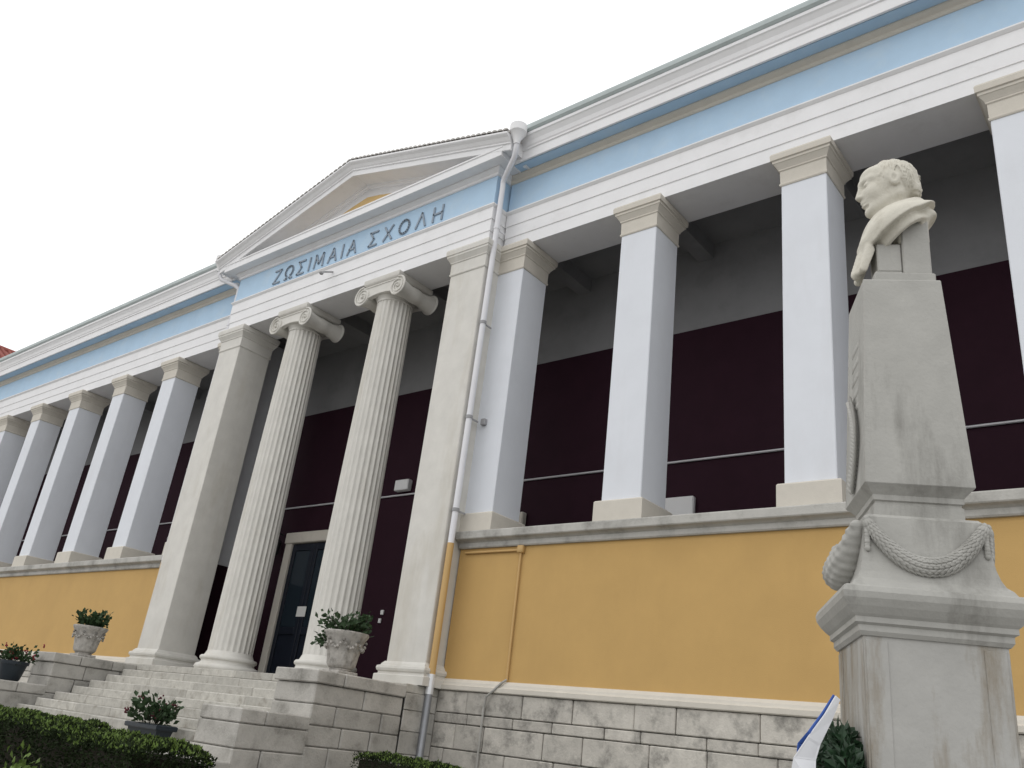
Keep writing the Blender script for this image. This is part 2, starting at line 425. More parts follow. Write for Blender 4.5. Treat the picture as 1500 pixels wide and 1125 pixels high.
# ---- Ionic columns
def ionic(cx, cy):
    n = 24; per = 8; N = n*per; zs = np.linspace(E+1.12, E+8.52, 14); v = []; f = []
    for i, z in enumerate(zs):
        t = i/(len(zs)-1); R = .455*(1-.16*t**1.5)
        for k in range(N):
            a = 2*math.pi*k/N; ph = (k % per)/per
            dep = 0 if ph < .2 else math.sin((ph-.2)/.8*math.pi)**.7*.030
            if i == 0 or i == len(zs)-1: dep *= .15
            v.append((cx+(R-dep)*math.cos(a), cy+(R-dep)*math.sin(a), z))
    for i in range(len(zs)-1):
        for k in range(N): f.append((i*N+k, i*N+(k+1) % N, (i+1)*N+(k+1) % N, (i+1)*N+k))
    f.append(tuple(range(N))[::-1]); f.append(tuple((len(zs)-1)*N+k for k in range(N)))
    sh = P(mk('column', v, f, 'marble')); smooth_by_angle(sh, 35)
    b = MB()
    pr = [(.60, ZF+.002), (.60, ZF+.10)] if False else []
    prof = [(.56, 0.002), (.62, .01), (.645, .05), (.645, .085), (.62, .125), (.575, .14), (.55, .15), (.535, .18), (.54, .205), (.56, .215), (.575, .235), (.575, .265), (.555, .29), (.50, .30), (.485, .33), (.465, .375), (.455, .395)]
    b.lathe(prof, 48, (cx, cy, ZF)); sub(b, 'base', 'marble', sh, 40)
    # capital: echinus, bolsters, spiral volutes, channel and abacus
    b = MB()
    b.lathe([(.375, E+8.44), (.40, E+8.46), (.40, E+8.49), (.385, E+8.50), (.45, E+8.60), (.485, E+8.66), (.47, E+8.72), (.40, E+8.75)], 40, (cx, cy, 0))
    yf, yr = cy-.50, cy+.50; zc = E+8.615; rv = .222
    for s in (-1, 1):
        vx = cx+s*.55
        prof = []
        ys = np.linspace(yf+.01, yr-.01, 15)
        for y in ys:
            t = abs((y-cy)/.5); r = rv*(.66+.33*t**2.2)
            if abs(t) < .16: r += .018
            prof.append((y, r))
        nn = 24; v = []; f = []
        for y, r in prof:
            for k in range(nn): a = 2*math.pi*k/nn; v.append((vx+r*math.cos(a), y, zc+r*math.sin(a)))
        for i in range(len(prof)-1):
            for k in range(nn): f.append((i*nn+k, (i+1)*nn+k, (i+1)*nn+(k+1) % nn, i*nn+(k+1) % nn))
        f.append(tuple(range(nn))); f.append(tuple((len(prof)-1)*nn+k for k in range(nn))[::-1]); b.add(v, f)
        for yy, sg in ((yf, -1), (yr, 1)):
            pts = []; rad = []
            for q in range(52):
                t = q/51; a = math.pi/2-s*(-1)*0+ -s*t*2*math.pi*2.4*(-1)*(-1)
                rr = (rv-.018)*(1-t)**.8+.03
                pts.append((vx+rr*math.cos(math.pi/2+s*(-1)*t*2*math.pi*2.4*1), yy+sg*.0, zc+rr*math.sin(math.pi/2+s*(-1)*t*2*math.pi*2.4)))
                rad.append(.024*(1-.55*t))
            b.tube(pts, rad, 6)
            b.blob((vx, yy+sg*.005, zc), .035, 8, 6)
    # channel between the volutes, sagging slightly
    for yy0, yy1 in ((yf+.015, yf+.11), (yr-.11, yr-.015)):
        m = 12; v = []; f = []
        for i in range(m+1):
            t = -1+2*i/m; x = cx+t*.55; zt_ = E+8.835; zb_ = E+8.525+.05*(1-t*t)
            v += [(x, yy0, zb_), (x, yy0, zt_), (x, yy1, zt_), (x, yy1, zb_)]
        for i in range(m):
            for q in range(4): f.append((4*i+q, 4*i+(q+1) % 4, 4*i+4+(q+1) % 4, 4*i+4+q))
        f += [(3,2,1,0), (4*m, 4*m+1, 4*m+2, 4*m+3)]; b.add(v, f)
        yfz = yy0 if yy0 < cy else yy1
        b.tube([(cx+t*.55, yfz, E+8.812) for t in (-1, -.5, 0, .5, 1)], .022, 6)
        b.tube([(cx+t*.40, yfz, E+8.545+.05*(1-t*t)) for t in (-1, -.5, 0, .5, 1)], .020, 6)
    b.box(cx-.50, cx+.50, cy-.40, cy+.40, E+8.66, E+8.83)
    b.ring([(-.06, E+8.832), (-.03, E+8.85), (.0, E+8.88), (.015, E+8.90), (.015, ZA-.003)], cx-.54, cx+.54, cy-.50, cy+.50)
    sub(b, 'capital', 'marble', sh, 45)
ionic(-16.05, .04); ionic(-12.95, .04)

# ---- wing entablatures
def wing_ent(xa, xb):
    b = MB(); b.extr([(.90, ZA), (.035, ZA), (.035, ZA+.26), (.018, ZA+.265), (.018, ZA+.53), (0, ZA+.535), (0, ZA+.80), (-.015, ZA+.81), (-.05, ZA+.845), (-.05, ZTA), (.90, ZTA)], xa, xb); part(b, 'architrave', 'trim_white')
    b = MB(); b.extr([(.88, ZTA+.001), (.015, ZTA+.001), (.015, ZFR), (.88, ZFR)], xa, xb); part(b, 'frieze', 'blue_paint')
    z = ZFR
    b = MB(); b.extr([(.6, z+.001), (.0, z+.001), (-.02, z+.02), (-.02, z+.07), (-.06, z+.10), (-.09, z+.13), (-.09, z+.158), (.6, z+.158)], xa, xb); part(b, 'bed_moulding', 'beige_stone')
    b = MB(); b.extr([(.6, z+.16), (-.31, z+.16), (-.31, z+.21), (.6, z+.21)], xa, xb); part(b, 'cornice_soffit', 'blue_paint')
    b = MB(); b.extr([(.6, z+.212), (-.335, z+.212), (-.335, z+.15), (-.37, z+.15), (-.375, z+.155), (-.375, z+.36), (-.40, z+.375), (-.40, z+.41), (-.42, z+.44), (-.44, z+.52), (-.49, z+.60), (-.515, z+.62), (-.515, z+.685), (-.49, z+.70), (.6, z+.70)], xa, xb); part(b, 'cornice', 'trim_white')
    b = MB(); b.extr([(-.30, z+.703), (-.515, z+.703), (-.56, z+.735), (-.575, z+.80), (-.575, z+.825), (-.55, z+.825), (-.53, z+.76), (-.30, z+.73)], xa, xb); part(b, 'gutter', 'gutter_green')
    for xx in np.arange(xa+.6, xb, 1.2):
        pass
wing_ent(XA1+.012, XR); wing_ent(XL, XA0-.012)

# ---- portico entablature and pediment
b = MB(); b.sweepU([(0-.035, ZA), (-.035, ZA+.26), (-.018, ZA+.265), (-.018, ZA+.53), (0, ZA+.535), (0, ZA+.80), (.015, ZA+.81), (.045, ZA+.845), (.045, ZTA)], XA0+.01, XA1-.01, PY, .50); part(b, 'architrave', 'trim_white')
b = MB(); b.sweepU([(-.02, ZTA+.001), (-.02, ZFR)], XA0+.01, XA1-.01, PY, .48); FR = part(b, 'frieze', 'blue_paint')
z = ZFR-.004
b = MB(); b.sweepU([(-.02, z+.005), (0, z+.005), (.02, z+.02), (.02, z+.07), (.06, z+.10), (.09, z+.13), (.09, z+.158)], XA0+.01, XA1-.01, PY, .3); part(b, 'bed_moulding', 'trim_white')
b = MB(); b.sweepU([(0, z+.16), (.285, z+.16), (.285, z+.15), (.32, z+.15), (.325, z+.155), (.325, z+.32), (.345, z+.335), (.345, z+.37), (.32, z+.385), (0, z+.40)], XA0+.01, XA1-.01, PY, .3); part(b, 'cornice', 'trim_white')
CX = (XA0+XA1)/2; HW = (XA1-XA0)/2; SL = .256
pz = ZFR+.40
PED = MB()
# tympanum wall set deep behind the cornices, ochre field with a raised frame
YT = -.18
b = MB(); v = [(CX-4.35, YT, pz-.02), (CX+4.35, YT, pz-.02), (CX, YT, pz+4.35*SL+.05), (CX-4.35, .3, pz-.02), (CX+4.35, .3, pz-.02), (CX, .3, pz+4.35*SL+.05)]
b.add(v, [(0,1,2), (5,4,3), (0,3,4,1), (1,4,5,2), (2,5,3,0)]); PEDO = part(b, 'pediment', 'trim_white')
it = E+11.80; ib = pz+.05; hw = (it-ib)/SL
b = MB(); v = []
for yy in (YT-.012, YT+.05): v += [(CX-hw, yy, ib), (CX+hw, yy, ib), (CX+.45, yy, it-.45*SL), (CX, yy, it-.03), (CX-.45, yy, it-.45*SL)]
b.add(v, [(0,1,2,3,4), (9,8,7,6,5)]+[(i, (i+1) % 5+0, 5+(i+1) % 5, 5+i) for i in range(5)]); sub(b, 'tympanum', 'ochre_tympanum', PEDO)
# raking cornice
EX = HW+.55
top = E+12.38
for s in (-1, 1):
    b = MB()
    cb = E+12.04
    prof = [(.3, cb+.02), (YT, cb-.045), (YT-.04, cb-.04), (YT-.06, cb-.01), (YT-.10, cb+.0), (YT-.11, cb+.04), (PY-.285, cb+.04), (PY-.29, cb), (PY-.325, cb), (PY-.33, cb+.005), (PY-.33, cb+.13), (PY-.36, cb+.145), (PY-.36, cb+.175), (PY-.39, cb+.20), (PY-.43, cb+.25), (PY-.48, cb+.28), (PY-.50, cb+.30), (PY-.50, cb+.335), (.3, cb+.335)]
    xe = CX+s*EX
    b.extr(prof, CX, xe, 0, -EX*SL); sub(b, 'raking_cornice', 'trim_white', PEDO)
# gabled roof over the porch with its row of edge tiles
for s in (-1, 1):
    b = MB(); rz_ = top+.0
    b.extr([(PY-.46, rz_+.0), (PY-.46, rz_+.04), (9.0, rz_+.04), (9.0, rz_+.0)], CX, CX+s*(EX+.02), 0, -(EX+.02)*SL); RF = part(b, 'roof', 'roof_tile')
    nt_ = 34
    tm = None
    for k in range(nt_):
        xx = (k+.5)/nt_*(EX+.02)
        if tm is None:
            q = MB(); m = 6; vv = []; ff = []
            for yy in (PY-.50, PY+1.2):
                for i in range(m+1):
                    a = math.pi*i/m; vv.append((-.070*math.cos(a), yy, .045*math.sin(a)-.012))
            for i in range(m): ff.append((i, i+1, m+2+i, m+1+i))
            ff.append(tuple(range(m, -1, -1))); ff.append(tuple(range(m+1, 2*m+2)))
            q.add(vv, ff); t_o = q.build('roof_tile', 'roof_tile', RF); tm = t_o.data
        else:
            t_o = bpy.data.objects.new('roof_tile', tm); col.objects.link(t_o); t_o.parent = RF
        t_o.location = (CX+s*xx, 0, top+.05-xx*SL); t_o.rotation_euler = (0, s*math.atan(SL), 0)
# low roofs over the wings
for xa, xb in ((XA1+.6, XR), (XL, XA0-.6)):
    b = MB(); b.extr([(-.50, ZFR+.735), (9.0, ZFR+1.9), (9.0, ZFR+1.7), (-.30, ZFR+.735)], xa, xb); part(b, 'roof', 'roof_tile')

# ---- inscription
def strokes(ch):
    if ch == 'Z': return .62, [[(0,1),(1,1),(0,0),(1,0)]]
    if ch == 'W':
        a = [(.5+.5*math.cos(t), .58+.42*math.sin(t)) for t in np.linspace(math.radians(-58), math.radians(238), 15)]
        return .74, [[(1.0,0),(.70,0)]+a+[(.30,0),(0,0)]]
    if ch == 'S': return .62, [[(1,1),(0,1),(.55,.5),(0,0),(1,0)]]
    if ch == 'I': return .0, [[(0,0),(0,1)]]
    if ch == 'M': return .80, [[(0,0),(.08,1),(.5,.25),(.92,1),(1,0)]]
    if ch == 'A': return .72, [[(0,0),(.5,1),(1,0)], [(.2,.36),(.8,.36)]]
    if ch == 'X': return .66, [[(0,0),(1,1)], [(0,1),(1,0)]]
    if ch == 'O': return .76, [[(.5+.5*math.cos(t), .5+.5*math.sin(t)) for t in np.linspace(0, 2*math.pi, 19)]]
    if ch == 'L': return .70, [[(0,0),(.5,1),(1,0)]]
    if ch == 'H': return .64, [[(0,0),(0,1)], [(1,0),(1,1)], [(0,.5),(1,.5)]]
b = MB(); b.box(-17.36, -11.42, PY+.005, PY+.0205+.01, E+9.93, E+9.94); INS = part(b, 'inscription', 'blue_paint')
def word(txt, xa, xb, z0=E+9.985, h=.40, t=.044):
    ws = [strokes(c)[0]*h+t for c in txt]; gap = (xb-xa-sum(ws))/(len(txt)-1); x = xa
    for c, wd in zip(txt, ws):
        _, ss = strokes(c); b = MB(); ww = wd-t
        for pl in ss:
            for p, q in zip(pl[:-1], pl[1:]):
                a = Vector((x+t/2+p[0]*ww, z0+t/2+p[1]*(h-t))); e = Vector((x+t/2+q[0]*ww, z0+t/2+q[1]*(h-t)))
                d = (e-a); 
                if d.length < 1e-5: continue
                d.normalize(); nn = Vector((-d.y, d.x))*t/2; a -= d*t*.35; e += d*t*.35
                vv = [a-nn, e-nn, e+nn, a+nn]; y0, y1 = PY-.008, PY+.022
                b.add([(u.x, y0, u.y) for u in vv]+[(u.x, y1, u.y) for u in vv], [(0,1,2,3),(7,6,5,4),(0,4,5,1),(1,5,6,2),(2,6,7,3),(3,7,4,0)])
        sub(b, 'letter', 'lettering', INS); x += wd+gap
word('ZWSIMAIA', -17.33, -14.17); word('SXOLH', -13.76, -11.44)

# ---- loggia: back wall, dado, ceiling, beams, floor
DZ = E+7.73
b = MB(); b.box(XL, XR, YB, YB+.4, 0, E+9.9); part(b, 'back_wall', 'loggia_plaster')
b = MB(); b.box(XL+.01, XR-.01, YB-.012, YB-.002, E+.5, DZ); part(b, 'dado', 'maroon_dado')
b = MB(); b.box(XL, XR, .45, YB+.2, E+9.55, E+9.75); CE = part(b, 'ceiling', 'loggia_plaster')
for k in range(7):
    for xr in (x1+k*S, xl-k*S):
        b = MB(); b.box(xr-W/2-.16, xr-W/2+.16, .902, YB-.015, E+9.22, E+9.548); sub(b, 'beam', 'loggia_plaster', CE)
for xx in (-16.05, -12.95):
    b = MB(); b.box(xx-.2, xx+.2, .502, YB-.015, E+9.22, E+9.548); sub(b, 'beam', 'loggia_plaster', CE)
b = MB(); b.box(XL, XR, -.2+.8, YB+.2, E+.2, ZF-.004); part(b, 'loggia_floor', 'floor_marble')
b = MB(); b.box(XL-.3, XL, .0, 9, 0, E+11); part(b, 'end_wall', 'white_paint')
b = MB(); b.box(XR, XR+.3, .0, 9, 0, E+11); part(b, 'end_wall', 'white_paint')
# cable conduit along the back wall
b = MB(); b.tube([(XL+.1, YB-.04, E+5.08), (XR-.1, YB-.04, E+5.08)], .022, 6); part(b, 'conduit', 'cable')
# wall box, cabinet, switches, lantern
b = MB(); b.cbox(-14.57, -14.12, YB-.16, YB-.013, E+5.16, E+5.42, .02); part(b, 'junction_box', 'white_plastic')
b = MB(); b.cbox(-7.46, -6.87, YB-.12, YB-.013, E+3.9, E+4.40, .02); part(b, 'wall_cabinet', 'white_plastic')
b = MB(); b.cbox(-14.42, -14.33, YB-.05, YB-.013, E+2.36, E+2.46, .008); part(b, 'switch', 'white_plastic')
b = MB(); b.cbox(-14.45, -14.37, YB-.05, YB-.013, E+2.18, E+2.28, .008); part(b, 'switch', 'white_plastic')
b = MB(); b.lathe([(.05, 0), (.12, .05), (.15, .34), (.17, .36), (.06, .48), (.02, .54)], 8, (-18.62, YB-.22, E+3.78)); b.tube([(-18.62, YB-.02, E+4.36), (-18.62, YB-.22, E+4.40), (-18.62, YB-.22, E+4.30)], .02, 6); part(b, 'wall_lantern', 'dark_metal')
# doors
for x0, nm in ((-18.30, True), (-12.90, False)):
    x1d = x0+2.24; zt = E+4.38
    b = MB(); b.box(x0+.25, x1d-.25, YB-.03, YB-.013, ZF, zt-.28); dr = part(b, 'door', 'door_wood')
    b = MB()
    b.cbox(x0, x0+.25, YB-.13, YB-.013, ZF, zt-.28, .015); b.cbox(x1d-.25, x1d, YB-.13, YB-.013, ZF, zt-.28, .015)
    b.cbox(x0-.04, x1d+.04, YB-.15, YB-.013, zt-.278, zt, .02); sub(b, 'door_frame', 'beige_stone', dr)
    wL = (x1d-x0-.5)/2
    for i in (0, 1):
        xa = x0+.25+i*wL
        b = MB()
        b.cbox(xa+.01, xa+.13, YB-.075, YB-.032, ZF+.02, zt-.30, .008); b.cbox(xa+wL-.13, xa+wL-.01, YB-.075, YB-.032, ZF+.02, zt-.30, .008)
        for za, zb_ in ((ZF+.02, ZF+.28), (ZF+1.15, ZF+1.32), (zt-.46, zt-.30)): b.cbox(xa+.132, xa+wL-.132, YB-.073, YB-.032, za, zb_, .008)
        sub(b, 'door_leaf', 'door_wood', dr)
        sub_b = MB(); sub_b.box(xa+.14, xa+wL-.14, YB-.045, YB-.034, ZF+1.33, zt-.47); sub(sub_b, 'glass_pane', 'door_glass', dr)
    if nm:
        b = MB(); b.box(-17.33, -16.99, YB-.085, YB-.08, E+2.30, E+2.54); sub(b, 'notice', 'paper', dr)

# ---- rainwater pipes
def pipe(xp, yp, side):
    pts = [(xp, yp, E+10.35), (xp, yp, ZYT+.03)]
    b = MB(); b.tube([(xp+side*.56, -.69, E+11.02), (xp+side*.55, -.68, E+10.80), (xp+side*.48, -.62, E+10.64), (xp+side*.10, -.40, E+10.47), (xp+side*.01, yp-.02, E+10.40), (xp, yp, E+10.28)]+pts[1:], .055, 12); pp = part(b, 'downpipe', 'pipe_white', 50)
    b = MB(); b.lathe([(.06, -.10), (.07, -.02), (.16, .16), (.175, .17), (.175, .34), (.15, .34)], 14, (xp+side*.56, -.70, E+10.96)); sub(b, 'hopper', 'trim_white', pp, 40)
    b = MB(); b.tube([(xp, yp, ZYT+.03), (xp, yp, ZYB)], .058, 12); sub(b, 'painted_pipe', 'pipe_ochre', pp, 50)
    b = MB(); b.tube([(xp, yp, ZYB+.02), (xp, yp, ZYB-.28)], .066, 12); sub(b, 'pipe_collar', 'galvanised', pp, 50)
    b = MB(); b.tube([(xp, yp, ZYB-.28), (xp, yp-.01, .25), (xp+.02, yp-.14, .12)], .060, 12); sub(b, 'pipe_foot', 'zinc', pp, 50)
    for zz in (E+9.3, E+7.2, E+5.3, E+3.6):
        b = MB(); b.lathe([(.066, -.03), (.066, .03)], 12, (xp, yp, zz)); b.box(xp-.015 if side > 0 else xp, xp if side > 0 else xp+.015, yp, yp+.25, zz-.015, zz+.015); sub(b, 'pipe_bracket', 'grey_metal' if zz < E+8 else 'pipe_white', pp)
pipe(-9.885, -.33, 1); pipe(-19.075, -.30, -1)
b = MB(); b.cbox(-9.84, -9.74, -.08, -.002, E+5.24, E+5.36, .01); part(b, 'wall_fitting', 'grey_metal')
# painted conduit on the ochre wall
b = MB(); b.tube([(-9.80, -.03, E+2.93), (-8.62, -.03, E+2.93)], .022, 8); b.tube([(-8.60, -.03, E+2.95), (-8.60, -.03, ZYB+.02)], .020, 8); b.cbox(-8.66, -8.54, -.075, -.001, E+2.88, E+3.0, .01); part(b, 'conduit', 'pipe_ochre', 50)
b = MB(); b.tube([(-8.60, -.035, ZYB+.03), (-8.63, -.10, ZYB-.02), (-8.86, -.15, ZCAPB-.06), (-8.92, -.11, E+.5), (-8.92, -.11, .02)], .018, 8); part(b, 'cable', 'sill_stone', 50)
# small bracket on the porch architrave
b = MB(); b.tube([(-14.87, PY+.0, E+9.67), (-14.80, PY-.28, E+9.50), (-14.78, PY-.34, E+9.44)], .02, 6); b.blob((-14.78, PY-.36, E+9.42), (.05,.06,.04)); part(b, 'flag_bracket', 'grey_metal')

# ================================================================== porch staircase
ST = empty('entrance_staircase', (CX, -2, 0)); tag(ST, 'pale stone entrance steps between tiered block walls in front of the porch', 'staircase')
def PS(o): o.parent = ST; o.location = (-CX, 2, 0); return o
CW = .92
xi0, xi1 = XA0+.03+CW, XA1+.03-CW
# landing
b = MB(); b.box(XA0-.028, XA1+.028, -.60, .598, .0, ZF-.13); PS(b.build('landing', 'step_stone'))
rg = random.Random(4)
x = XA0-.028
cuts = [XA0-.028]+[XA0-.028+(XA1-XA0+.056)*k/8 for k in range(1, 8)]+[XA1+.028]
for a, c_ in zip(cuts[:-1], cuts[1:]):
    b = MB(); b.cbox(a+.002, c_-.002, -.78, .598, ZF-.128, ZF-.001, .01); PS(b.build('paving_slab', 'step_stone'))
nst = 15; rise = ZF/(nst+1); tread = .31
for k in range(nst):
    zt = ZF-rise*(k+1); y0 = -.78-tread*(k+1); x = xi0+.002
    while x < xi1-.02:
        wd = rg.uniform(1.0, 1.9); xe = min(x+wd, xi1-.002)
        if xi1-xe < .4: xe = xi1-.002
        b = MB(); j = rg.uniform(-.006, .006)
        b.cbox(x+.002, xe-.002, y0+j, y0+tread+.03, max(zt-rise-.01, 0.002), zt-.002+rg.uniform(-.003, .002), .014)
        PS(b.build('step', 'step_stone')); x = xe if xe < xi1-.01 else xi1
b = MB(); b.extr([(-.62, .0), (-.62, ZF-rise-.05), (-.9, ZF-rise*1.6-.06), (-.78-tread*nst+.1, .03), (-.78-tread*nst+.1, .0)], xi0, xi1); PS(b.build('stair_core', 'mortar'))
# stone facing on the outer ends of the landing
for xs_, xe_ in ((XA1+.029, XA1+.052), (XA0-.052, XA0-.029)):
    z = ZF-.13
    for k, h in enumerate((.25, .30, .32, .30, .30, .30, .30)):
        for ya, yb_ in (((-.778, -.36), (-.36, -.08)) if k % 2 else ((-.778, -.08),)):
            b = MB(); b.cbox(xs_, xe_, ya+.004, yb_-.004, max(z-h, .004)+.005, z-.004, .008); PS(b.build('stone_block', 'cheek_stone'))
        z -= h
        if z < .3: break
# tiered side walls of stone blocks
def cheek(xa, xb, seed):
    rg = random.Random(seed)
    b = MB()
    tiers = [(-2.5, -.782, E+.71), (-3.61, -2.5, E+.09), (-4.75, -3.61, E-.55), (-5.7, -4.75, E-1.15)]
    for ya, yb_, zt in tiers: b.box(xa+.03, xb-.03, ya+.03, yb_+.03 if yb_ < -1 else yb_, -.05, zt-.05)
    core = PS(b.build('side_wall', 'mortar'))
    for ti, (ya, yb_, zt) in enumerate(tiers):
        z = zt; first = True; k = 0
        ye = yb_ if ti == 0 else yb_+.035
        while z > .05:
            h = .185 if first else rg.choice((.27, .3, .32)); zl_ = max(z-h, 0.004)
            if zl_ < .1: zl_ = .004
            y = ya-(.04 if first and ti == 0 else 0); k += 1
            first_in = True
            while y < yb_-.02:
                ln = rg.uniform(.55, 1.0)*(.62 if (first_in and k % 2) else 1); first_in = False
                y1 = min(y+ln, ye)
                if ye-y1 < .3: y1 = ye
                ov = .03 if first and ti == 0 else 0; d0 = rg.uniform(-.010, .010)
                b = MB(); b.cbox(xa-ov+d0, xb+ov+rg.uniform(-.012, .008), y+.005, y1-.005, zl_+.005, z-.004, .016)
                b.build('stone_block', 'cheek_stone', core)
                y = y1 if y1 < ye else yb_+1
            z = zl_ if zl_ > .01 else 0; first = False
cheek(XA1+.03-CW, XA1+.03, 5); cheek(XA0-.03, XA0-.03+CW, 6)

# ================================================================== potted plants
def urn(loc, label, rz=0):
    t = empty('stone_urn', loc, rz); tag(t, label, 'planter', 'stone urns on the stair walls'); t.scale = (1.13, 1.13, 1.13)
    b = MB(); b.cbox(-.17, .17, -.17, .17, .0, .05, .01); b.lathe([(.14, .05), (.15, .065), (.135, .085)], 20); b.build('foot', 'urn_stone', t)
    b = MB(); b.lathe([(.15, .08), (.175, .10), (.19, .13), (.205, .25), (.235, .40), (.26, .46), (.275, .48), (.285, .50), (.30, .53), (.295, .545), (.25, .545), (.24, .50)], 48, (0,0,0), 12, .035, (.12, .54)); b.build('bowl', 'urn_stone', t, 50)
    b = MB()
    for k in range(8):
        a = 2*math.pi*k/8
        for q in range(7):
            u = q/6; aa = a+u*2*math.pi/8; zz = .43-.10*math.sin(u*math.pi); rr = .20+(zz-.13)*.19+.02
            b.blob((rr*math.cos(aa), rr*math.sin(aa), zz), .022, 5, 4)
    b.build('swag', 'urn_stone', t, 60)
    b = MB(); b.lathe([(.238, .49), (.238, .515)], 20); b.build('soil', 'earth', t)
    return t
urn((-10.40, -1.75, E+.71), 'weathered stone urn planter on the stair wall beside the drainpipe')
urn((-18.57, -1.75, E+.71), 'weathered stone urn planter on the stair wall by the left ochre wing')
def plant(name, loc, n, R, H, size, label, cat, m='leaf_dark', fl=None, droop=0, nstem=8, side=None):
    t = empty(name, loc); tag(t, label, cat)
    b = MB(); tips = []
    for i in range(nstem):
        a = rng.uniform(0, 6.28); r = R*math.sqrt(rng.uniform(.05, 1)); hh = H*rng.uniform(.45, 1)
        p = Vector((r*math.cos(a), r*math.sin(a), hh)); tips.append(p)
        b.tube([(r*.25*math.cos(a), r*.25*math.sin(a), -.01), tuple(p*.6+Vector((0,0,hh*.1))), tuple(p)], [.006, .005, .003], 5)
    if side is not None:
        for i in range(5):
            p = Vector(side)*rng.uniform(.7, 1.1)+Vector(rng.normal(0, .03, 3)); tips.append(p); b.tube([(0,0,0), (p.x*.6, p.y*.6, .08), tuple(p)], .005, 5)
    b.build('stems', 'twig', t)
    def pos(i):
        p = tips[i % len(tips)]; k = rng.uniform(.35, 1.08)
        q = p*k+Vector(rng.normal(0, R*.17, 3)); q.z = max(q.z, -.02 if side is None else -.3)
        return q, (q+Vector((0,0,.02))).normalized()
    v, f = leaves(n, pos, size, .7); o = mk('foliage', v, f, m, t); tag(o, kind='stuff')
    if fl:
        b = MB()
        for i in range(14):
            p = tips[i % len(tips)]*rng.uniform(.9, 1.1)+Vector(rng.normal(0, R*.25, 3)); p.z = max(p.z, .03)
            for q in range(5): b.blob(p+Vector(rng.normal(0, .018, 3)), .016, 5, 3)
        tag(b.build('flowers', fl, t, 60), kind='stuff')
    return t
plant('urn_plant', (-10.40, -1.75, E+.71+.57), 520, .33, .26, .085, 'leafy green plant spilling over the urn beside the drainpipe', 'plant', side=(-.30, -.22, -.10), nstem=14)
plant('urn_plant', (-18.57, -1.75, E+.71+.57), 440, .31, .30, .09, 'dark leafy plant in the urn by the left ochre wing', 'plant', nstem=13, fl=None)
# dark pot with red flowers on the lower tier of the far stair wall
t = empty('flower_pot', (-18.60, -3.02, E+.09)); tag(t, 'dark plastic flower pot on the low tier of the stair wall holding red flowers', 'pot')
b = MB(); b.lathe([(.17, .0), (.19, .02), (.25, .30), (.275, .30), (.28, .36), (.25, .36), (.24, .31)], 24); b.build('pot', 'pot_plastic', t, 50)
b = MB(); b.lathe([(.235, .30), (.235, .335)], 18); b.build('soil', 'earth', t)
plant('flowering_plant', (-18.60, -3.02, E+.09+.33), 300, .34, .24, .08, 'red flowering plant in the dark pot on the low stair wall tier', 'plant', fl='flower_red', nstem=14)
# dark trough on the steps
zs_ = ZF-rise*9
t = empty('plant_trough', (-12.33, -.78-tread*8.5, zs_)); tag(t, 'dark rimmed plastic trough standing on the steps behind the hedge', 'planter')
b = MB(); b.ring([(-.05, .002), (-.045, .02), (0, .24), (.03, .24), (.04, .255), (.04, .30), (.02, .31), (-.03, .31), (-.035, .27)], -.40, .40, -.13, .13); b.build('trough', 'pot_plastic', t)
b = MB(); b.box(-.36, .36, -.10, .10, .25, .28); b.build('soil', 'earth', t)
plant('trough_plant', (-12.33, -.78-tread*8.5, zs_+.275), 330, .33, .30, .10, 'broad leaved green plant with dull red buds growing in the dark trough', 'plant', fl='flower_pink', nstem=12)

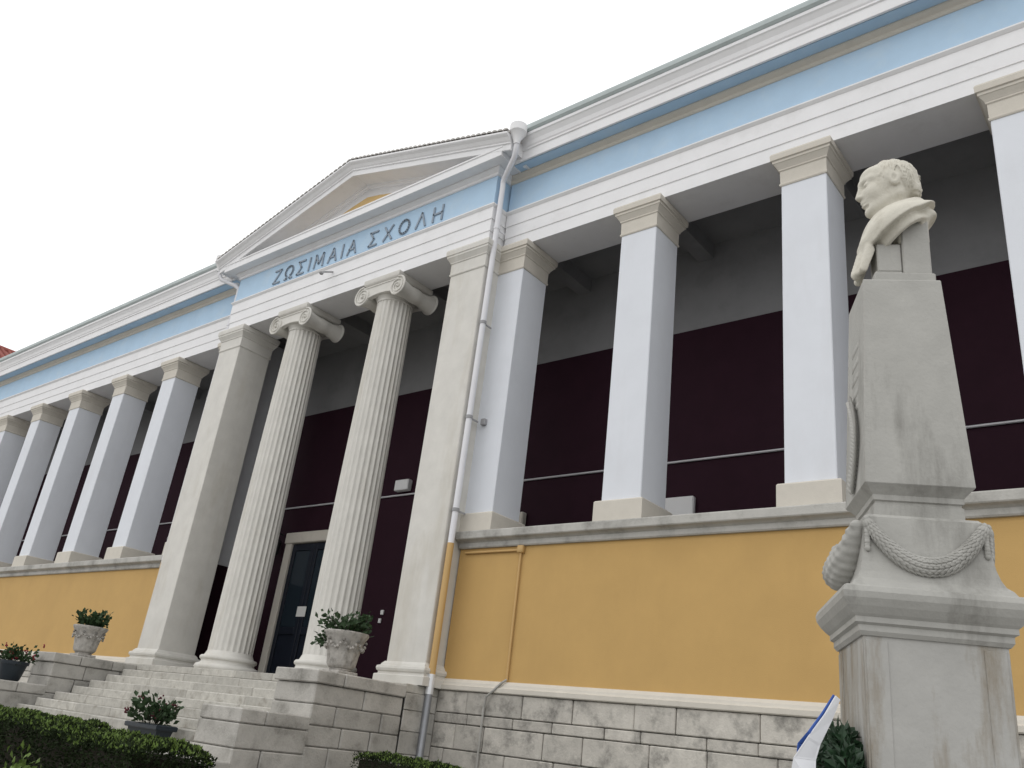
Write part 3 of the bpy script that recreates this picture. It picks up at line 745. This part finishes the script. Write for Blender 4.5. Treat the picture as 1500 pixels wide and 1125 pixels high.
# ================================================================== hedges
def hedge(x0, x1_, yc, half, h0, h1, n, label, size=.03, stp=0):
    t = empty('hedge', ((x0+x1_)/2, yc, 0)); tag(t, label, 'hedge', 'clipped box hedges')
    L = x1_-x0; hx = L/2
    def top(x, y): 
        u = (x+hx)/L
        return h0+(h1-h0)*u-(.045 if u > .62 else 0)*stp+.06*mnoise.noise(Vector((x*1.3+7, y*1.3, 3)))+.05*mnoise.noise(Vector((x*4, y*4, 1)))+.03*mnoise.noise(Vector((x*11, y*11, 2)))
    def pos(i):
        r = rng.uniform()
        if r < .42:
            x = rng.uniform(-hx, hx); y = rng.uniform(-half, half); z = top(x, y)-abs(rng.normal(0, .035))
            e = max(abs(x)-(hx-.12), 0)+max(abs(y)-(half-.12), 0); z -= e*.5; nn = (0, 0, 1)
        elif r < .86:
            x = rng.uniform(-hx, hx); s = -1 if rng.uniform() < .72 else 1; dd = abs(rng.normal(0, .03)); z = rng.uniform(.02, 1)**.75
            z = z*(top(x, s*half)-.03); y = s*(half-dd+.05*mnoise.noise(Vector((x*3, z*3, 5)))); nn = (0, s, .2)
        else:
            s = 1 if rng.uniform() < .8 else -1; y = rng.uniform(-half, half); z = rng.uniform(.02, 1)**.75*(top(s*hx, y)-.05)
            x = s*(hx-abs(rng.normal(0, .03))+.06*mnoise.noise(Vector((y*3, z*3, 9)))); nn = (s, 0, .2)
        return (x, y, z), nn
    v, f = leaves(n, pos, size, .6, .25); o = mk('foliage', v, f, 'leaf_hedge_shaded', t); tag(o, kind='stuff')
    def pos2(i):
        x = rng.uniform(-hx, hx); y = rng.uniform(-half, half)
        e = max(abs(x)-(hx-.12), 0)+max(abs(y)-(half-.12), 0)
        return (x, y, top(x, y)-e*.5-abs(rng.normal(0, .012))), (0, 0, 1)
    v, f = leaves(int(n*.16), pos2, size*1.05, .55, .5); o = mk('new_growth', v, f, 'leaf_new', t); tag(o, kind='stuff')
    # shaded twiggy heart
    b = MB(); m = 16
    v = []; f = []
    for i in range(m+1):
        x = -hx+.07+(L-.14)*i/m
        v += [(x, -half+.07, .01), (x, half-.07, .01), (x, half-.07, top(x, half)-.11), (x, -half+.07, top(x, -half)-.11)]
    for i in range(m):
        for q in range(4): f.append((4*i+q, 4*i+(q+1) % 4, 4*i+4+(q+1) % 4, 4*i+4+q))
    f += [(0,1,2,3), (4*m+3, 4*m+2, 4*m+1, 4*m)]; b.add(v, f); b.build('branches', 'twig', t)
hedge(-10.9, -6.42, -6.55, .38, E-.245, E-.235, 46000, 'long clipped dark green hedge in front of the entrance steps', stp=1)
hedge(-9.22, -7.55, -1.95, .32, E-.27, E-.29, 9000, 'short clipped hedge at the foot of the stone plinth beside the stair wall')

plant('low_shrub', (-7.42, -7.35, .012), 700, .26, 1.06, .06, 'small fresh green shrub growing against the front of the long hedge', 'shrub', m='leaf_new', nstem=16)
# ================================================================== monument with the bust
F_AZ = math.atan2(-.48645, -.87371)
MO = empty('bust_monument', (-.9766, -6.7831, 0), F_AZ)
tag(MO, 'tall marble monument pedestal carrying a bust of a man in profile', 'monument')
def pr(name, prof, m='old_marble', bevel=0):
    b = MB(); b.ring([(o_, E+z_) for o_, z_ in prof], 0, 0, 0, 0); o = b.build(name, m, MO); return o
pr('plinth', [(.37, -1.599), (.37, -1.38), (.36, -1.37), (.31, -1.35), (.29, -1.31), (.262, -1.28), (.2, -1.28)])
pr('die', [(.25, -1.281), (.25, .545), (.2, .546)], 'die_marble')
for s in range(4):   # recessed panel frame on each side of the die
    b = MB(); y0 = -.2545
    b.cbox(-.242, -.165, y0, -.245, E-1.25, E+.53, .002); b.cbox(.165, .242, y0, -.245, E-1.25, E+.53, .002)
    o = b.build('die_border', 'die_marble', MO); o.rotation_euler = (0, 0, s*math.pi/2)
CP = pr('cornice', [(.2, .545), (.258, .545), (.268, .56), (.268, .582), (.281, .59), (.281, .61), (.292, .62), (.312, .645), (.327, .672), (.331, .695), (.325, .715), (.312, .722), (.2, .723)])
GB = pr('garland_block', [(.25, .722), (.292, .724), (.280, .745), (.262, .762), (.250, .79), (.240, .83), (.231, .90), (.226, .98), (.224, 1.015), (.214, 1.02), (.205, 1.03), (.1, 1.031)])
pr('neck', [(.15, 1.03), (.170, 1.031), (.170, 1.085), (.163, 1.09), (.163, 1.098), (.172, 1.103), (.172, 1.125), (.190, 1.145), (.205, 1.16), (.15, 1.166)])
pr('shaft', [(.205, 1.1605), (.2085, 1.165), (.165, 2.142), (.162, 2.148), (.1, 2.1485)])
b = MB(); b.cbox(-.160, .105, -.125, .125, E+2.149, E+2.21, .006); b.build('support_slab', 'old_marble', MO)
b = MB(); b.cbox(-.158, -.035, -.085, .085, E+2.211, E+2.56, .006); b.cbox(-.034, .090, -.080, .080, E+2.211, E+2.245, .006); b.cbox(-.034, .075, -.072, .072, E+2.246, E+2.40, .006); b.build('bust_support', 'old_marble', MO)
def leafblob(b, p, d, nrm, l, wd, th):
    d = Vector(d).normalized(); nrm = Vector(nrm).normalized(); sd_ = d.cross(nrm).normalized(); nrm = sd_.cross(d)
    R = Matrix((d, sd_, nrm)).transposed(); b.blob(p, (l, wd, th), 8, 5, R)
def garland(nn):
    b = MB()
    for i in range(46):
        t = -1+2*i/45; y = t*.212; zz = E+.985-.165*(1-abs(t)**2.1)
        zz2 = -2.1*.165*(-1)*np.sign(t)*abs(t)**1.1/.212
        rad = .017+.015*(1-t*t)
        tang = Vector((0, 1, zz2)).normalized(); xs_ = .228+.02*(E+.98-zz)/.2+.008
        nor = Vector((1, 0, 0)); bi = tang.cross(nor)
        for q in range(7):
            a = -1.75+q*3.5/6+(.2 if i % 2 else 0); c_ = Vector((xs_, y, zz))+nor*rad*math.cos(a)*.8+bi*rad*math.sin(a)
            leafblob(b, c_, tang*(1 if t < 0 else -1)+nor*.35*math.cos(a)+bi*.4*math.sin(a), nor*math.cos(a)+bi*math.sin(a), .013+rad*.25, .0075, .005)
    for s in (-1, 1):
        for q in range(10):
            leafblob(b, (.236+.004*random.random(), s*.216, E+1.0-q*.013), (0.1, .15*math.sin(q*2.2), -1), (1, 0, 0), .016, .012, .010)
    o = b.build('garland', 'old_marble', GB, 60); o.rotation_euler = (0, 0, nn*math.pi/2); return o
g0 = garland(0)
g0.rotation_euler = (0, 0, math.pi/2)
for k in range(2, 4):
    o = bpy.data.objects.new('garland', g0.data); col.objects.link(o); o.parent = GB; o.rotation_euler = (0, 0, k*math.pi/2)
# carved shield hanging on the front of the garland block and sprig on the front of the shaft
def fswag(p):
    y, zz = p[..., 1], p[..., 2]-E; t = np.clip(y/.205, -1, 1)
    zc_ = .975-.15*(1-np.abs(t)**2); th = .022+.030*(1-t*t)
    d = np.sqrt(((p[..., 0]-.245-.035*(1-t*t))/1.25)**2+((zz-zc_)/1.35)**2)-th
    d = np.maximum(d, np.abs(y)-.215)
    return d-.0022*np.sin(p[..., 1]*150+p[..., 2]*110)-.0018*np.sin(p[..., 1]*90-p[..., 2]*170)
v, f = sdf_mesh(fswag, (.19, -.24, E+.70), (.40, .24, E+1.05), .008); o = mk('garland', v, f, 'old_marble', GB, True)
b = MB()
for i in range(26):
    t = i/25; zz = E+1.19+t*.42; y = -.03+.13*math.sin(t*2.6+.2)-.06*t; xs_ = .2085-(zz-E-1.165)*.0459+.006
    b.blob((xs_, y, zz), (.012, .014, .014), 6, 4)
    for s in (-1, 1): leafblob(b, (xs_+.010, y+s*.022, zz+.006), (.25, s*.8, .8), (1, 0, 0), .030, .012, .008)
for i in range(5): b.cbox(.2085-(.70-i*.075)*.0459-.004, .2085-(.70-i*.075)*.0459+.003, -.07, .07, E+1.165+.70-i*.075-.02, E+1.165+.70-i*.075+.012, .002)
b.build('carved_sprig', 'old_marble', MO, 60)

# the bust, sculpted
def fbust(P_):
    p = P_-np.array([0, 0, E]); x, y, zz = p[..., 0], p[..., 1], p[..., 2]; ay = np.abs(y)
    q0 = np.stack([x, ay, zz], -1)
    ca, sa = math.cos(math.radians(4)), math.sin(math.radians(4)); px_, pz_ = -.05, 2.70
    xr = (x+.006-px_)*ca-(zz-pz_+.012)*sa; zr = (x+.006-px_)*sa+(zz-pz_+.012)*ca
    SCL = 1.09; bx, bz, by = x, zz, y
    x = px_+xr/SCL; zz = pz_+zr/SCL; y = y/SCL; ay = ay/SCL
    q = np.stack([x, ay, zz], -1)
    hd = sEll(q, (-.030, 0, 2.795), (.114, .090, .108))
    hd = smin(hd, sEll(q, (.038, 0, 2.835), (.062, .070, .052)), .03)
    hd = smin(hd, sEll(q, (.030, 0, 2.745), (.078, .068, .100)), .03)
    hd = smin(hd, sCap(q, (-.035, .055, 2.705), (.055, .024, 2.662), .026, .022), .03)
    hd = smin(hd, sEll(q, (.074, 0, 2.653), (.024, .026, .024)), .024)
    hd = smin(hd, sEll(q, (.055, .045, 2.735), (.030, .026, .032)), .025)
    hd = smin(hd, sCap(q, (.096, .0, 2.806), (.066, .056, 2.803), .015, .013), .018)
    hd = smax(hd, -sEll(q, (.102, .034, 2.778), (.022, .022, .016)), .014)
    hd = smin(hd, sEll(q, (.078, .033, 2.778), (.019, .021, .013)), .006)
    hd = smin(hd, sCap(q, (.076, .014, 2.791), (.072, .052, 2.788), .007), .006)
    nose = sCap(q, (.099, 0, 2.796), (.119, 0, 2.735), .010, .0125)
    nose = smin(nose, sEll(q, (.108, .012, 2.731), (.012, .009, .009)), .008)
    hd = smin(hd, nose, .012)
    hd = smin(hd, sCap(q, (.103, 0, 2.704), (.086, .026, 2.698), .0100, .005), .008)
    hd = smin(hd, sCap(q, (.100, 0, 2.685), (.084, .023, 2.689), .0105, .006), .008)
    hd = smax(hd, -sCap(q, (.112, 0, 2.694), (.092, .030, 2.692), .0035), .005)
    hd = smax(hd, -sCap(q, (.108, 0, 2.672), (.090, .02, 2.672), .007), .010)
    # hair cap with locks
    lock = .0042*np.sin(95*zz+30*x+22*np.sin(40*x)+8*np.sin(60*y))+.0026*np.sin(140*x-60*zz+50*ay)
    hair = sEll(q, (-.036, 0, 2.806), (.116, .096, .112))+lock
    hair = smax(hair, x-.060-.25*(zz-2.83), .012)                     # hairline at the brow
    hair = smax(hair, -(zz-2.745-.62*np.maximum(x+.02, -.04)), .02)      # lower edge, sideburn to nape
    hair = smin(hair, sCap(q, (.000, .080, 2.800), (.004, .074, 2.752), .012, .006), .012)
    hair = smin(hair, sEll(q, (-.120, 0, 2.745), (.032, .06, .042))+lock*.6, .02)
    hd = np.minimum(hd, hair)
    ear = sEll(q, (-.022, .090, 2.768), (.023, .014, .035)); ear = smax(ear, -sEll(q, (-.018, .104, 2.772), (.011, .012, .020)), .006)
    hd = smin(hd, ear, .008)
    x, zz, y, ay = bx, bz, by, np.abs(by); q = q0
    neck = sCap(q, (-.055, 0, 2.50), (-.030, 0, 2.70), .078, .060)
    d = smin(hd, neck, .02)
    # mantle: shoulders cut on a slant, hollow below, with a doubled rim
    sh = sEll(q, (-.062, 0, 2.465), (.185, .205, .175))
    sh = smin(sh, sEll(q, (-.165, .0, 2.575), (.098, .135, .080)), .06)
    sh = smin(sh, sCap(q, (.00, .0, 2.50), (.095, .03, 2.41), .06, .040), .05)
    fold = .004*np.sin(46*(zz+.9*x)+9*y)+.002*np.sin(80*(zz+.5*x)-20*y)
    sl = .79; nl = math.sqrt(1+sl*sl)
    pl = (zz-(2.455-sl*(x-.02)))/nl
    outer = smax(sh+fold*.6, -(pl), .005)
    inner = smax(sh+.045, -(pl+.3), .01)
    mantle = smax(outer, -smax(sh+.062, (pl-.085), .01), .008)
    sh2 = smax(sh+.042, -(pl+.050), .008)
    sh2 = smax(sh2, pl-.03, .006); sh2 = smax(sh2, -(sh+.074), .006)
    mantle = np.minimum(mantle, sh2)
    d = smin(d, mantle, .022)
    # collar roll at the nape
    tor = np.sqrt((np.sqrt((x+.045)**2+(y*.95)**2)-.100)**2+((zz-2.600+.45*(x+.045)))**2)-.017
    d = smin(d, smax(tor+fold*.5, x-.05, .02), .030)
    # end of the drapery falling over the front
    fr = sCap(q, (.115, .0, 2.40), (.158, .0, 2.265), .030, .026); fr = smin(fr, sCap(q, (.105, .05, 2.37), (.138, .055, 2.265), .026, .020), .02)+.004*np.sin(150*ay)
    d = smin(d, fr, .02)
    # core behind the chest resting on the support
    d = smin(d, sBox(q, (-.095, 0, 2.50), (.070, .078, .10), .02), .03)
    return d
v, f = sdf_mesh(fbust, (-.32, -.27, E+2.17), (.25, .27, E+2.95), .0052)
o = mk('bust', v, f, 'bust_marble', MO, True)
tag(o, 'pale marble bust of a short haired man in a draped mantle, facing sideways')

# wreath with a blue and white ribbon leaning on the monument
def mloc(a, s, z_): 
    return (MO.location.x+math.cos(F_AZ)*a-math.sin(F_AZ)*s, MO.location.y+math.sin(F_AZ)*a+math.cos(F_AZ)*s, z_)
wc = mloc(.385, .02, E-.16)
WR = empty('laurel_wreath', wc, F_AZ); tag(WR, 'dark green laurel wreath with a blue and white ribbon leaning on the monument', 'wreath')
RW = .34; tilt = math.radians(15)
def wp(a, r=RW): return Vector((-math.sin(tilt)*r*math.sin(a)+.01, r*math.cos(a), r*math.sin(a)*math.cos(tilt)))
b = MB(); b.tube([wp(2*math.pi*k/28) for k in range(29)], .03, 8); b.build('ring', 'twig', WR)
def pos(i):
    a = rng.uniform(0, 6.2832); c_ = wp(a); ph = rng.uniform(0, 6.28); rd = Vector((0, math.cos(a), math.sin(a)))
    n_ = rd*math.cos(ph)+Vector((1, 0, 0))*math.sin(ph); return c_+n_*rng.uniform(.01, .045), n_*.8+Vector((0, -math.sin(a), math.cos(a)))*.5
v, f = leaves(2600, pos, .050, .5, .1); o = mk('foliage', v, f, 'leaf_bush', WR); tag(o, kind='stuff')
def ribbon(name, m, pts, wv, parent):
    v = []; f = []
    for p, ww in pts: p = Vector(p); ww = Vector(ww); v += [tuple(p-ww), tuple(p+ww), tuple(p+ww+Vector((.004,0,0))), tuple(p-ww+Vector((.004,0,0)))]
    n = len(pts)
    for i in range(n-1):
        for q in range(4): f.append((4*i+q, 4*i+(q+1) % 4, 4*i+4+(q+1) % 4, 4*i+4+q))
    f += [(3,2,1,0), (4*n-4, 4*n-3, 4*n-2, 4*n-1)]
    o = mk(name, v, f, m, parent); fixn(o); return o
yr_ = .24
ribbon('ribbon', 'ribbon_white', [((-.045, yr_-.05, .475), (.008, .004, .006)), ((-.005, yr_-.03, .40), (.014, .01, .008)), ((.050, yr_, .315), (.022, .012, .010)), ((.085, yr_+.01, .25), (.038, .01, .0)), ((.098, yr_+.02, .15), (.042, -.015, 0)), ((.105, yr_+.01, .02), (.042, .012, 0)), ((.10, yr_+.02, -.15), (.045, -.01, 0)), ((.11, yr_, -.42), (.045, .01, 0))], .05, WR)
ribbon('ribbon', 'ribbon_blue', [((-.034, yr_-.05, .480), (.005, .004, .004)), ((.010, yr_-.028, .405), (.008, .008, .008)), ((.060, yr_+.003, .330), (.012, .01, .012)), ((.085, yr_-.015, .30), (.02, .01, .0)), ((.09, yr_-.03, .15), (.03, .012, 0)), ((.095, yr_-.03, -.3), (.03, -.01, 0))], .05, WR)

# ================================================================== neighbouring house with a red roof
H = empty('neighbouring_house', (-50, 5, 0)); tag(H, 'house behind the left wing with a dark red tiled roof', 'house')
b = MB(); b.box(-5, 5, -9, 9, 0, E+13.9); b.build('wall', 'house_wall', H)
b = MB()
for s in (-1, 1): b.extr([(-9.5, 0), (9.5, 0), (9.5, .25), (-9.5, .25)], 0, s*5.6, E+16.62, E+13.6)
RFH = b.build('roof', 'red_roof', H)
b = MB()
for s in (-1, 1):
    for k in range(48):
        y = -9.4+k*.4; b.tube([(s*.05, y, E+16.86), (s*5.6, y, E+13.87)], .10, 6)
o = b.build('tile_rows', 'red_roof', RFH, 60); tag(o, kind='stuff')
b = MB(); b.tube([(0, -9.5, E+16.90), (0, 9.5, E+16.90)], .14, 8); b.build('ridge', 'red_roof', RFH, 60)
